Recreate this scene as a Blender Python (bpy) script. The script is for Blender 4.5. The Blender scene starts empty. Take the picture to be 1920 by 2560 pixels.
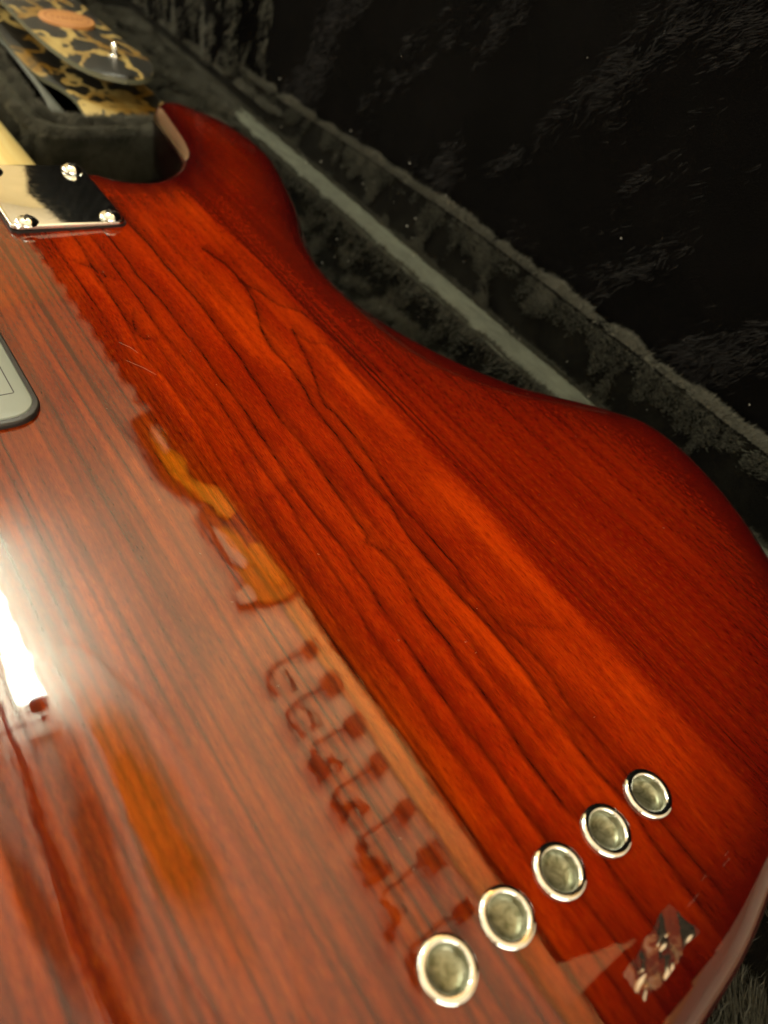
import bpy, bmesh, math, random
import numpy as np
from mathutils import Vector, Matrix, noise
S = 0.001                     # everything below is written in millimetres
scene = bpy.context.scene
COL = scene.collection
rng = np.random.default_rng(7)
random.seed(7)

# ------------------------------------------------------------------ camera
cam_d = bpy.data.cameras.new('camera')
cam = bpy.data.objects.new('camera', cam_d); COL.objects.link(cam)
R_wc = [[0.7854565097, -0.5729579931, 0.2340453149],
        [-0.2879581040, -0.6730369612, -0.6812498653],
        [0.5478487032, 0.4676968895, -0.6936291599]]
Rx, Ry, Rz = [Vector(r) for r in R_wc]
m = Matrix((( Rx.x, -Ry.x, -Rz.x), (Rx.y, -Ry.y, -Rz.y), (Rx.z, -Ry.z, -Rz.z)))
cam.matrix_world = Matrix.Translation(Vector((-104.9504, 3.1545, 172.9459)) * S) @ m.to_4x4()
cam_d.sensor_fit = 'VERTICAL'; cam_d.sensor_height = 36; cam_d.sensor_width = 27
cam_d.lens = 24.7595
cam_d.clip_start = 0.01; cam_d.clip_end = 100
cam_d.dof.use_dof = True
cam_d.dof.focus_distance = 0.252
cam_d.dof.aperture_fstop = 9.0
scene.camera = cam

# ------------------------------------------------------------------ world, exposure
world = bpy.data.worlds.new('World'); scene.world = world; world.use_nodes = True
bg = world.node_tree.nodes['Background']
bg.inputs[0].default_value = (1.0, 0.90, 0.70, 1); bg.inputs[1].default_value = 0.25
scene.view_settings.view_transform = 'Standard'
scene.view_settings.look = 'None'
scene.view_settings.exposure = 0.0
scene.view_settings.gamma = 1.0
scene.render.engine = 'CYCLES'
scene.cycles.use_denoising = True
scene.cycles.max_bounces = 8
scene.cycles.sample_clamp_indirect = 6
scene.cycles.caustics_reflective = False
scene.cycles.caustics_refractive = False

def area_lamp(name, loc, target, size, power, color, size_y=None):
    d = bpy.data.lights.new(name, 'AREA'); d.energy = power; d.color = color
    d.shape = 'RECTANGLE'; d.size = size; d.size_y = size_y or size
    o = bpy.data.objects.new(name, d); COL.objects.link(o)
    o.location = Vector(loc) * S
    o.rotation_euler = (Vector(target) - Vector(loc)).to_track_quat('-Z', 'Y').to_euler()
    return o
UP_POWER = 50
area_lamp('ceiling_fill', (-900, 1500, 600), (400, 1300, 2000), 1.2, UP_POWER, (1.0, 0.90, 0.72))  # added fill, no real lamp: evens out the mirrored ceiling
area_lamp('ceiling_fill', (-700, -1300, 500), (500, 0, 2000), 1.2, UP_POWER*0.8, (1.0, 0.88, 0.70))  # second added fill for the same ceiling

# ------------------------------------------------------------------ helpers
def tag(o, label=None, cat=None, group=None, kind=None):
    if label: o['label'] = label
    if cat: o['category'] = cat
    if group: o['group'] = group
    if kind: o['kind'] = kind
    return o
def empty(name, loc, label, cat, group=None):
    o = bpy.data.objects.new(name, None); COL.objects.link(o)
    o.location = Vector(loc) * S; o.empty_display_size = 0.01
    return tag(o, label, cat, group)
def link_mesh(name, me, mat, parent=None, smooth=True):
    if mat: me.materials.append(mat)
    if smooth:
        me.polygons.foreach_set('use_smooth', [True] * len(me.polygons))
    o = bpy.data.objects.new(name, me); COL.objects.link(o)
    if parent:
        o.parent = parent
        o.matrix_parent_inverse = Matrix.Translation(-parent.location) if parent.parent is None else Matrix.Identity(4)
    return o
def mesh(name, vs, fs, mat, parent=None, smooth=True):
    me = bpy.data.meshes.new(name)
    me.from_pydata([(float(v[0]) * S, float(v[1]) * S, float(v[2]) * S) for v in vs], [], [tuple(int(i) for i in f) for f in fs])
    me.update()
    return link_mesh(name, me, mat, parent, smooth)
def autosmooth(o, ang=40):
    me = o.data
    bm = bmesh.new(); bm.from_mesh(me)
    bmesh.ops.recalc_face_normals(bm, faces=bm.faces)
    for e in bm.edges:
        if len(e.link_faces) == 2 and e.calc_face_angle(0) > math.radians(ang): e.smooth = False
    bm.to_mesh(me); bm.free(); return o
def catmull(P, n=8, closed=False):
    P = [np.array(p, float) for p in P]; out = []
    N = len(P); rngi = range(N if closed else N - 1)
    for i in rngi:
        if closed: a, b, c, d = P[i-1], P[i], P[(i+1) % N], P[(i+2) % N]
        else: a, b, c, d = P[max(i-1, 0)], P[i], P[i+1], P[min(i+2, N-1)]
        for k in range(n):
            t = k / n
            out.append(0.5 * ((2*b) + (c-a)*t + (2*a-5*b+4*c-d)*t*t + (3*b-a-3*c+d)*t**3))
    if not closed: out.append(P[-1])
    return np.array(out)
def resample(P, n, closed=False):
    P = np.array(P, float)
    Q = np.vstack([P, P[:1]]) if closed else P
    s = np.concatenate([[0], np.cumsum(np.linalg.norm(np.diff(Q, axis=0), axis=1))])
    t = np.linspace(0, s[-1], n + 1)[:-1] if closed else np.linspace(0, s[-1], n)
    return np.stack([np.interp(t, s, Q[:, k]) for k in range(Q.shape[1])], 1)
def tube(name, P, r, mat, parent=None, n=12, closed=False):
    P = [Vector(p) for p in P]; vs = []; fs = []; up = None
    for i, p in enumerate(P):
        d = (P[min(i+1, len(P)-1)] - P[max(i-1, 0)]).normalized()
        if up is None: up = Vector((0, 0, 1)) if abs(d.z) < .9 else Vector((1, 0, 0))
        a = d.cross(up).normalized(); up = a.cross(d).normalized()
        rr = r[i] if hasattr(r, '__len__') else r
        for k in range(n):
            t = 2*math.pi*k/n; vs.append(p + (a*math.cos(t) + up*math.sin(t)) * rr)
    for i in range(len(P)-1):
        for k in range(n):
            fs.append((i*n+k, i*n+(k+1) % n, (i+1)*n+(k+1) % n, (i+1)*n+k))
    fs.append(tuple(range(n))[::-1]); fs.append(tuple((len(P)-1)*n+k for k in range(n)))
    return autosmooth(mesh(name, vs, fs, mat, parent))
def lathe(name, prof, mat, parent=None, c=(0, 0, 0), n=48):
    vs = []; fs = []
    for r, z in prof:
        for k in range(n):
            t = 2*math.pi*k/n; vs.append((c[0]+r*math.cos(t), c[1]+r*math.sin(t), c[2]+z))
    for i in range(len(prof)-1):
        for k in range(n):
            fs.append((i*n+k, i*n+(k+1) % n, (i+1)*n+(k+1) % n, (i+1)*n+k))
    return autosmooth(mesh(name, vs, fs, mat, parent), 35)
def prism(name, poly, z0, z1, mat, parent=None, bevel=0, seg=3):
    bm = bmesh.new()
    vs = [bm.verts.new((p[0]*S, p[1]*S, z0*S)) for p in poly]
    f = bm.faces.new(vs)
    r = bmesh.ops.extrude_face_region(bm, geom=[f])
    for v in r['geom']:
        if isinstance(v, bmesh.types.BMVert): v.co.z = z1*S
    bmesh.ops.recalc_face_normals(bm, faces=bm.faces)
    if bevel:
        top = max(z0, z1)*S
        es = [e for e in bm.edges if abs(e.verts[0].co.z-top) < 1e-7 and abs(e.verts[1].co.z-top) < 1e-7]
        bmesh.ops.bevel(bm, geom=es, offset=bevel*S, segments=seg, affect='EDGES', profile=.5)
    me = bpy.data.meshes.new(name); bm.to_mesh(me); bm.free()
    return autosmooth(link_mesh(name, me, mat, parent), 30)
def box(name, x0, x1, y0, y1, z0, z1, mat, parent=None, bevel=0):
    return prism(name, [(x0, y0), (x1, y0), (x1, y1), (x0, y1)], z0, z1, mat, parent, bevel)
def round_rect(x0, x1, y0, y1, r, n=8):
    out = []
    for cx, cy, a in ((x1-r, y1-r, 0), (x0+r, y1-r, 90), (x0+r, y0+r, 180), (x1-r, y0+r, 270)):
        for k in range(n+1):
            t = math.radians(a + 90*k/n); out.append((cx+r*math.cos(t), cy+r*math.sin(t)))
    return out

# ------------------------------------------------------------------ materials
class NT:
    def __init__(s, name):
        s.m = bpy.data.materials.new(name); s.m.use_nodes = True
        s.t = s.m.node_tree; s.b = s.t.nodes['Principled BSDF']; s.out = s.t.nodes['Material Output']
    def n(s, t, **k):
        o = s.t.nodes.new(t)
        for a, b in k.items(): setattr(o, a, b)
        return o
    def l(s, a, b): s.t.links.new(a, b)
    def set(s, **k):
        for a, b in k.items(): s.b.inputs[a.replace('_', ' ')].default_value = b
    def pos(s, scale=(1, 1, 1)):
        g = s.n('ShaderNodeNewGeometry'); v = s.n('ShaderNodeVectorMath', operation='MULTIPLY')
        v.inputs[1].default_value = tuple(1000*x for x in scale)
        s.l(g.outputs['Position'], v.inputs[0]); return v.outputs[0]
    def noise(s, vec, scale, detail=3, rough=.5, dist=0):
        o = s.n('ShaderNodeTexNoise'); o.inputs['Scale'].default_value = scale
        o.inputs['Detail'].default_value = detail; o.inputs['Roughness'].default_value = rough
        o.inputs['Distortion'].default_value = dist; s.l(vec, o.inputs['Vector']); return o.outputs['Fac']
    def ramp(s, fac, stops, interp='LINEAR'):
        o = s.n('ShaderNodeValToRGB'); o.color_ramp.interpolation = interp
        e = o.color_ramp.elements
        while len(e) < len(stops): e.new(.5)
        for i, (p, c) in enumerate(stops):
            e[i].position = p; e[i].color = (c, c, c, 1) if not hasattr(c, '__len__') else (*c, 1)
        s.l(fac, o.inputs[0]); return o.outputs[0]
    def mix(s, fac, a, b, mode='MIX'):
        o = s.n('ShaderNodeMix', data_type='RGBA', blend_type=mode)
        for i, v in ((0, fac), (6, a), (7, b)):
            if hasattr(v, 'links') or hasattr(v, 'is_linked'): s.l(v, o.inputs[i])
            elif i == 0: o.inputs[i].default_value = v
            else: o.inputs[i].default_value = (*v, 1)
        return o.outputs[2]
    def math(s, op, a, b=None):
        o = s.n('ShaderNodeMath', operation=op)
        for i, v in ((0, a), (1, b)):
            if v is None: continue
            if hasattr(v, 'is_linked'): s.l(v, o.inputs[i])
            else: o.inputs[i].default_value = v
        return o.outputs[0]
    def attr(s, name):
        o = s.n('ShaderNodeAttribute'); o.attribute_name = name; return o.outputs['Fac']
    def bump(s, h, strength, dist=0.0003, slot='Normal'):
        o = s.n('ShaderNodeBump'); o.inputs['Strength'].default_value = strength
        o.inputs['Distance'].default_value = dist; s.l(h, o.inputs['Height']); s.l(o.outputs[0], s.b.inputs[slot])
def simple(name, col, rough=.5, metal=0, spec=.5, **k):
    t = NT(name); t.set(Base_Color=(*col, 1), Roughness=rough, Metallic=metal)
    t.b.inputs['Specular IOR Level'].default_value = spec
    for a, b in k.items(): t.b.inputs[a.replace('_', ' ')].default_value = b
    return t
def wood():
    t = NT('cherry_stained_wood')
    P = t.pos()
    g = t.attr('grain'); pl = t.attr('plank'); ed = t.attr('edge')
    broad = t.noise(t.pos((.055, .006, .03)), 1.0, 4, .55, .6)
    blotch = t.noise(t.pos((.05, .016, .05)), 1.0, 4, .65, .8)
    band = t.noise(t.pos((.33, .0035, .1)), 1.0, 3, .6, .25)
    pores = t.noise(t.pos((3.0, .16, 1)), 1.0, 2, .6, .3)
    ticks = t.noise(t.pos((5.5, .30, 1)), 1.0, 1, .5, .3)
    c1 = t.mix(t.ramp(broad, [(.30, 0), (.72, 1)]), (.24, .011, .0006), (.46, .042, .0010))
    c1 = t.mix(t.ramp(blotch, [(.42, 0), (.62, .65)]), c1, (.17, .006, .0005))
    # wider growth bands, strongest on the quarter-sawn outer plank
    bandf = t.math('MULTIPLY', t.ramp(band, [(.40, 0), (.60, 1)]), t.math('ADD', t.math('MULTIPLY', pl, .32), .42))
    c2 = t.mix(bandf, c1, (.11, .0045, .0005))
    c3 = t.mix(t.math('MULTIPLY', pl, .70), c2, (.125, .0032, .0006))
    # pores
    pf = t.math('MULTIPLY', t.ramp(pores, [(.52, 0), (.66, 1)]), .34)
    c4 = t.mix(pf, c3, (.062, .002, .0004))
    tf = t.math('MULTIPLY', t.ramp(ticks, [(.56, 0), (.66, 1)]), .50)
    c4 = t.mix(tf, c4, (.045, .0015, .0003))
    lt = t.math('MULTIPLY', t.ramp(ticks, [(.30, 1), (.44, 0)]), .34)
    c4 = t.mix(lt, c4, (.44, .070, .003))
    # growth rings traced on the face
    gn = t.noise(t.pos((.9, .05, .1)), 1.0, 3, .6, .2)
    gm = t.math('MULTIPLY', g, t.ramp(gn, [(.30, .72), (.55, 1.0)]))
    c5 = t.mix(gm, c4, (.020, .0011, .0004))
    # burst: deeper stain towards the rim
    bf = t.ramp(ed, [(0.0, 1), (.07, .97), (.14, .84), (.28, .50), (.52, .18), (.9, 0)])
    c6 = t.mix(bf, c5, (.026, .0006, .0010))
    c6 = t.mix(t.ramp(ed, [(0, 1), (.035, 0)]), c6, (.0035, .0004, .0005))
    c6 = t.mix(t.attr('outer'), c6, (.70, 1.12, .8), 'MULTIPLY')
    t.l(c6, t.b.inputs['Base Color'])
    t.set(Roughness=.55, Coat_Weight=1.0, Coat_Roughness=.018, Coat_IOR=1.58)
    t.b.inputs['Specular IOR Level'].default_value = 0.0
    h = t.math('ADD', t.noise(t.pos((.10, .05, .1)), 1.0, 2, .5), t.math('MULTIPLY', t.noise(t.pos((.9, .12, .5)), 1.0, 2, .5), .05))
    t.bump(h, .10, .00035, 'Coat Normal')
    return t.m
M = {}
M['wood'] = wood()
def chrome():
    t = simple('polished_chrome', (.82, .85, .83), .05, 1)
    n = t.noise(t.pos((.35, .35, .35)), 1, 3); t.l(t.ramp(n, [(.35, .03), (.7, .12)]), t.b.inputs['Roughness'])
    return t.m
M['chrome'] = chrome()
def cup():
    t = simple('satin_steel_cup', (.35, .34, .25), .34, 1)
    n = t.noise(t.pos((.35, .35, .35)), 1, 5, .6, 1.0)
    t.l(t.ramp(n, [(.35, (.12, .13, .075)), (.65, (.34, .36, .27))]), t.b.inputs['Base Color'])
    t.bump(n, .25, .0004)
    return t.m
M['cup'] = cup()
M['black_gap'] = simple('black_plastic', (.012, .012, .012), .35).m
M['rim_plastic'] = simple('black_rim_plastic', (.010, .010, .010), .45).m
def cover_mat():
    t = simple('grey_moulded_plastic', (.20, .235, .21), .42)
    n = t.noise(t.pos((1.2, 1.2, 1)), 1, 3); t.bump(n, .25, .0001); return t.m
M['cover'] = cover_mat()
def maple():
    t = simple('satin_maple', (.74, .55, .22), .38, 0, .4)
    n = t.noise(t.pos((.25, .02, .2)), 1, 4, .6, .4)
    t.l(t.ramp(n, [(.3, (.86, .72, .33)), (.7, (.78, .60, .22))]), t.b.inputs['Base Color'])
    t.set(Coat_Weight=.3, Coat_Roughness=.25); return t.m
M['maple'] = maple()
def plush(name, lo, hi, sheen=.35, sc=.05):
    t = NT(name)
    n = t.noise(t.pos((sc, sc, sc)), 1, 5, .65, .5)
    f = t.noise(t.pos((1.4, 1.4, 1.4)), 1, 3, .7)
    c = t.mix(t.ramp(n, [(.40, 0), (.68, 1)]), lo, hi)
    c = t.mix(t.math('MULTIPLY', t.ramp(f, [(.4, 0), (.65, 1)]), .5), c, tuple(x*.35 for x in lo))
    t.l(c, t.b.inputs['Base Color']); t.set(Roughness=.95, Sheen_Weight=sheen, Sheen_Roughness=.45)
    t.b.inputs['Sheen Tint'].default_value = (.75, .75, .62, 1)
    t.b.inputs['Specular IOR Level'].default_value = .05
    t.bump(f, .9, .0014)
    return t.m
M['plush'] = plush('dark_plush', (.0012, .0012, .0009), (.005, .005, .0035), .012)
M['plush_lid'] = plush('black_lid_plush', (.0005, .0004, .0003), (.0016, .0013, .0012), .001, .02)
M['plush_light'] = plush('paler_plush', (.020, .021, .015), (.060, .062, .046), .15)  # paler plush for the pocket ledge
M['pile_rim'] = simple('light_plush_pile', (.092, .094, .076), .7, 0, .3).m
M['pile'] = simple('plush_pile', (.046, .048, .037), .7, 0, .3).m
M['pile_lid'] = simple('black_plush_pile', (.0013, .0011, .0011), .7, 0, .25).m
def felt():
    t = simple('smooth_grey_felt', (.14, .155, .125), .8, 0, .15)
    n = t.noise(t.pos((.9, .25, .9)), 1, 4, .6); w = t.noise(t.pos((.12, .05, .12)), 1, 5, .7)
    t.l(t.mix(t.ramp(w, [(.35, 0), (.7, 1)]), (.058, .064, .052), (.10, .111, .088)), t.b.inputs['Base Color'])
    t.bump(n, .35, .0004); return t.m
M['felt'] = felt()
def tortoise():
    t = NT('tortoiseshell_leather')
    P = t.pos((.024, .015, .024))
    d = t.n('ShaderNodeTexNoise'); d.inputs['Scale'].default_value = 1.6; d.inputs['Detail'].default_value = 3; t.l(P, d.inputs['Vector'])
    v = t.n('ShaderNodeVectorMath', operation='MULTIPLY_ADD'); v.inputs[1].default_value = (1.3, 1.3, 1.3); t.l(d.outputs['Color'], v.inputs[0]); t.l(P, v.inputs[2])
    vo = t.n('ShaderNodeTexVoronoi', feature='DISTANCE_TO_EDGE'); vo.inputs['Scale'].default_value = 1.25; t.l(v.outputs[0], vo.inputs['Vector'])
    hue = t.noise(t.pos((.03, .02, .03)), 1, 3)
    vein = t.mix(t.ramp(hue, [(.38, 0), (.62, 1)]), (.17, .09, .006), (.42, .32, .11))
    c = t.mix(t.ramp(vo.outputs['Distance'], [(.055, 1), (.09, 0)]), (.006, .0055, .003), vein)
    t.l(c, t.b.inputs['Base Color']); t.set(Roughness=.45, Coat_Weight=.08, Coat_Roughness=.3)
    t.bump(t.noise(t.pos((.8, .8, .8)), 1, 3), .3, .0003)
    return t.m
M['tortoise'] = tortoise()
M['strap_edge'] = simple('strap_edge', (.09, .095, .06), .6).m
M['suede'] = simple('grey_suede', (.11, .12, .11), .85, 0, .1).m
M['tan'] = simple('tan_leather', (.40, .18, .05), .5).m
M['tan_dark'] = simple('tan_embossing', (.20, .06, .015), .6).m

# ------------------------------------------------------------------ room that the gloss and chrome mirror
def plain(name, col, rough=.8):
    t = simple(name, col, rough, 0, .2)
    n = t.noise(t.pos((.004, .004, .004)), 1, 3)
    t.l(t.mix(t.ramp(n, [(.35, 0), (.65, 1)]), tuple(c*.90 for c in col), col), t.b.inputs['Base Color']); return t.m
M['ceiling'] = plain('cream_ceiling_paint', (.78, .74, .64))
M['room_wall'] = plain('ochre_wall_paint', (.62, .52, .32))
M['dark_metal'] = simple('dark_metal', (.02, .015, .012), .5).m
M['amber'] = simple('amber_varnished_board', (.85, .34, .004), .5).m
M['ochre'] = simple('ochre_board', (.55, .26, .02), .5).m
M['wood_panel'] = simple('honey_wood_panel', (.66, .42, .15), .6).m
M['ply'] = simple('dim_panel', (.36, .30, .22), .7).m
tag(box('ceiling', -2600, 2600, -3000, 3400, 2000, 2060, M['ceiling']), kind='structure')
tag(box('wall', -2600, 2600, 3400, 3480, -620, 1995, M['room_wall']), kind='structure')
M['floor'] = plain('floor_boards', (.34, .27, .20), .6)
tag(box('floor', -2600, 2600, -3000, 3400, -640, -620, M['floor']), kind='structure')
tag(box('table_top', -700, 700, -600, 1500, -92, -64, M['floor'], None, 4), kind='structure')
for nm, P in (('wall', (-2700, 2600, -3060, -3000)), ('wall', (-2680, -2601, -2995, 3395)), ('wall', (2600, 2680, -3000, 3480))):
    tag(box(nm, P[0], P[1], P[2], P[3], -620, 1995, M['ceiling']), kind='structure')
lamp = empty('ceiling_lamp', (60, 1600, 1995), 'white fluorescent tube lamp mirrored in the glossy back, left edge of the photo', 'ceiling lamp')
tm = NT('lit_tube'); tm.b.inputs['Emission Color'].default_value = (.93, 1.0, .86, 1); tm.b.inputs['Emission Strength'].default_value = 135
tm.set(Base_Color=(.8, .8, .8, 1))
M['tube'] = tm.m
box('lamp_housing', 28, 92, 1120, 2060, 1975, 1998, M['ceiling'], lamp, 4)
tube('lamp_tube', [(60, 1190, 1880), (60, 1500, 1880), (60, 2000, 1880)], 27, M['tube'], lamp, 20)
for yy in (1165, 2015):
    tube('lamp_socket', [(60, yy-15, 1880), (60, yy+20, 1880)], 27, M['dark_metal'], lamp, 16)
# row of dark brackets under the ceiling, seen upside down in the varnish
ORD = ['first', 'second', 'third', 'fourth', 'fifth', 'sixth', 'last']
HK = [[[(6, -4), (-30, -20), (-52, -60), (-56, -105)], [(4, -40), (12, -80), (2, -120)]],
      [[(6, -4), (-28, -24), (-42, -70), (-36, -120)], [(10, -20), (30, -60), (18, -112)]],
      [[(-10, -20), (-30, -60), (-20, -110)], [(-16, -90), (20, -70), (40, -112)]],
      [[(0, -10), (-20, -52), (-10, -96)], [(-12, -60), (30, -70), (44, -110)]],
      [[(0, -6), (-10, -40), (-26, -80), (-20, -124)], [(-26, -70), (10, -84), (6, -128)]],
      [[(-4, -10), (-14, -40), (10, -80)], [(12, -76), (-40, -84), (-60, -110)]],
      [[(0, -6), (-20, -50), (-14, -90)], []]]
for k in range(7):
    y = 1003 - 158*k; x0 = 782 - 20*k; xb = 918 - 12*k
    b = empty('ceiling_bracket', (x0, y, 1990), 'dark hanging bracket mirrored in the varnish, %s from the amber boards' % ORD[k], 'bracket', 'dark brackets hanging in a row, mirrored in the varnish')
    tube('rod', [(x0, y, 1960), ((x0+xb)/2, y+6, 1968), (xb, y, 1960)], 6, M['dark_metal'], b, 8)
    box('clamp', xb-16, xb+26, y-30-(k % 3)*8, y+20+(k % 2)*12, 1930, 1985, M['dark_metal'], b, 6)
    for q, hk in enumerate(HK[k]):
        if not hk: continue
        P = catmull([(x0+a, y+bb, 1958-q*4) for a, bb in hk], 5)
        tube('hook', P, np.linspace(7, 12, len(P)) * (1 + .9*(k > 1)*(1-q*.4)) * (1+.35*np.sin(np.arange(len(P))*1.3+k)), M['dark_metal'], b, 8)
M['warm_beam'] = plain('ochre_beam_paint', (.92, .66, .34))
tag(prism('ceiling_beam', [(925, -1200), (1500, -1200), (1500, 1290), (1010, 1290), (940, 1200), (950, 700), (930, 200)], 1988, 1997, M['warm_beam']), 'ochre beam mirrored as a pale band along the lid edge reflection', 'beam')
# amber boards near the bracket row, with dark edging and pale labels
def flat(nm, P, z, mat, lab, cat, grp=None, closed=4): return tag(prism(nm, catmull(P, closed, True) if closed else P, z, z+12, mat), lab, cat, grp)
flat('dark_board', [(812, 2160), (822, 2330), (880, 2400), (1060, 2400), (1080, 2000), (1060, 1560), (1060, 1250), (800, 1255), (812, 1350), (900, 1400), (850, 1480), (850, 1740), (905, 1780), (838, 1880), (806, 2010)], 1975, M['dark_metal'], 'dark board behind the amber boards, mirrored as a dark red outline', 'board', None, 3)
flat('amber_board', [(900, 2300), (1080, 2300), (1080, 1900), (965, 1680), (895, 1850), (850, 2050)], 1955, M['amber'], 'longest amber board, mirrored farthest from the row of dark brackets', 'board', 'amber boards mirrored in the varnish')
flat('amber_board', [(895, 1640), (935, 1580), (945, 1430), (900, 1440), (870, 1540)], 1955, M['amber'], 'smallest amber board, mirrored between the long one and the square one', 'board', 'amber boards mirrored in the varnish')
flat('amber_board', [(940, 1500), (1050, 1520), (1035, 1300), (945, 1290)], 1955, M['amber'], 'square amber board, mirrored next to the nearest end of the pale band', 'board', 'amber boards mirrored in the varnish', 0)
flat('brown_board', [(880, 1470), (1000, 1480), (1010, 1255), (880, 1260), (850, 1330)], 1962, M['ochre'], 'brown board mirrored behind the square amber board', 'board')
flat('pale_card', [(885, 2270), (912, 2260), (905, 2130), (882, 2140)], 1945, M['ceiling'], 'narrow pale card on the long amber board, mirrored in the varnish', 'card')
flat('pale_card', [(868, 1650), (890, 1560), (900, 1440), (880, 1420), (862, 1500)], 1945, M['ceiling'], 'pale upright card beside the small amber board, mirrored in the varnish', 'card')
flat('pale_card', [(800, 1330), (850, 1330), (850, 1270), (800, 1275)], 1945, M['ceiling'], 'pale card above the first dark bracket, mirrored in the varnish', 'card')
cb = empty('hanging_cable', (-30, 700, 1960), 'dark curved cable mirrored at the bottom left of the varnish', 'cable')
tube('cable', catmull([(-24, 1270, 1960), (-23, 1048, 1950), (-31, 856, 1950), (-38, 682, 1950), (-42, 530, 1950), (-26, 330, 1950), (-5, 120, 1950)], 6), np.concatenate([np.linspace(10, 20, 20), np.full(17, 22)]), M['dark_metal'], cb, 10)
tube('cable_pull', [(-70, 1156, 1940), (10, 1162, 1940), (60, 1150, 1940)], 4, M['dark_metal'], cb, 8)
lathe('pull_knob', [(.1, -18), (10, -14), (15, 0), (10, 14), (.1, 18)], M['dark_metal'], cb, (70, 1149, 1940), 16)
def tint_mat(name, col, cx, cy, rx, ry, rot):  # added colour patch fading into the ceiling, shapes the mirror image
    t = simple(name, col, .85, 0, .2); g = t.n('ShaderNodeNewGeometry')
    mp = t.n('ShaderNodeMapping', vector_type='TEXTURE'); mp.inputs['Location'].default_value = (cx*S, cy*S, 1.99)
    mp.inputs['Rotation'].default_value = (0, 0, rot); mp.inputs['Scale'].default_value = (rx*S, ry*S, 1)
    t.l(g.outputs['Position'], mp.inputs['Vector'])
    ln = t.n('ShaderNodeVectorMath', operation='LENGTH'); t.l(mp.outputs[0], ln.inputs[0])
    d = t.math('ADD', ln.outputs['Value'], t.math('MULTIPLY', t.math('SUBTRACT', t.noise(t.pos((.006, .004, .004)), 1, 3), .5), .8))
    t.l(t.mix(t.ramp(d, [(.35, 0), (.95, 1)]), col, (.78, .74, .64)), t.b.inputs['Base Color']); return t.m
def tint(col, cx, cy, rx, ry, rot, z, lab):
    P = [(cx + 1.25*(rx*math.cos(a)*math.cos(rot)-ry*math.sin(a)*math.sin(rot)), cy + 1.25*(rx*math.cos(a)*math.sin(rot)+ry*math.sin(a)*math.cos(rot))) for a in np.linspace(0, 2*math.pi, 40)[:-1]]
    tag(prism('ceiling_tint', P, z, 1998, tint_mat('tint_paint', col, cx, cy, rx, ry, rot)), lab, 'tint')
tint((.62, .33, .06), 228, 760, 135, 560, .10, 1994, 'soft orange stain added to the ceiling, mirrored low in the varnish, right of the dark cable')
tint((.22, .17, .10), 70, 700, 75, 560, -.10, 1991, 'dull brown stain added to the ceiling, mirrored low in the varnish, close beside the dark cable')
tint((.26, .19, .12), -110, 700, 55, 380, .12, 1996, 'dull brown stain added to the ceiling, mirrored at the bottom left corner of the varnish')
area_lamp('amber_fill', (1250, 1900, 1500), (1000, 1700, 2000), .4, 14, (1.0, .72, .36))  # added fill, brightens the amber boards for their mirror image
area_lamp('side_wall_fill', (-1700, 500, 700), (-2600, 500, 500), .8, 40, (1.0, .88, .70))  # added fill on the unseen side wall, for the horn's highlight
area_lamp('end_wall_fill', (900, -1500, 900), (900, -3000, 500), .8, 38, (1.0, .86, .72))  # added fill on the unseen end wall, mirrored in the body's rounded edge
area_lamp('warm_fill', (1400, 800, 1400), (1150, 800, 2000), .7, 45, (1.0, .68, .34), 1.6)  # added fill, brightens the warm band mirrored along the lid edge

# ------------------------------------------------------------------ the plush-lined case
case = empty('guitar_case', (0, 300, -60), 'open hard guitar case lined in black plush, its dark lid raised at the right', 'guitar case')
def fuzz(name, P, Nn, D, L, W, mat, parent, curl=.35):
    """many short separate hairs: one tapering blade each"""
    n = len(P)
    L = L * rng.uniform(.6, 1.25, n)
    d = D + rng.normal(0, curl, (n, 3)); d /= np.linalg.norm(d, axis=1)[:, None]
    s = np.cross(d, rng.normal(0, 1, (n, 3))); s /= np.linalg.norm(s, axis=1)[:, None]
    g_ = (d + .5*np.cross(s, d)*rng.uniform(-1, 1, (n, 1)))
    W = W * rng.uniform(.7, 1.3, n)
    a = P - s*W[:, None]/2; b = P + s*W[:, None]/2
    mid = P + d*(L*.55)[:, None]; c = mid - s*W[:, None]*.35; e = mid + s*W[:, None]*.35
    tip = mid + g_*(L*.5)[:, None]
    V = np.stack([a, b, e, c, tip], 1).reshape(-1, 3)*S
    o = np.arange(n)*5
    quads = np.stack([o, o+1, o+2, o+3], 1); tris = np.stack([o+3, o+2, o+4], 1)
    loops = np.concatenate([quads.ravel(), tris.ravel()]).astype(np.int32)
    starts = np.concatenate([np.arange(n)*4, 4*n + np.arange(n)*3]).astype(np.int32)
    me = bpy.data.meshes.new(name)
    me.vertices.add(len(V)); me.vertices.foreach_set('co', V.astype(np.float32).ravel())
    me.loops.add(len(loops)); me.loops.foreach_set('vertex_index', loops)
    me.polygons.add(len(starts)); me.polygons.foreach_set('loop_start', starts)
    me.update(calc_edges=True)
    o = link_mesh(name, me, mat, parent, False); tag(o, kind='stuff'); return o
def wob(x, y, z, f=.02, seed=0):
    return noise.noise(Vector((x*f+seed, y*f, z*f)))
def sheet(name, prof, ys, mat, parent, amp=0, f=.03):
    """sweep a profile [(x,z)...] (or a function of y) along y"""
    vs = []; fs = []
    for y in ys:
        pr = prof(y) if callable(prof) else prof
        for x, z in pr:
            w = amp*wob(x, y, z, f)
            vs.append((x + w*.6, y, z + w))
    n = len(pr)
    for i in range(len(ys)-1):
        for k in range(n-1): fs.append((i*n+k, i*n+k+1, (i+1)*n+k+1, (i+1)*n+k))
    return mesh(name, vs, fs, mat, parent)
def rimz(y): return float(np.interp(y, [300, 440, 560, 700], [0, -7, -14, -18]))
YS = np.arange(-150, 1400, 8.0)
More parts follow.
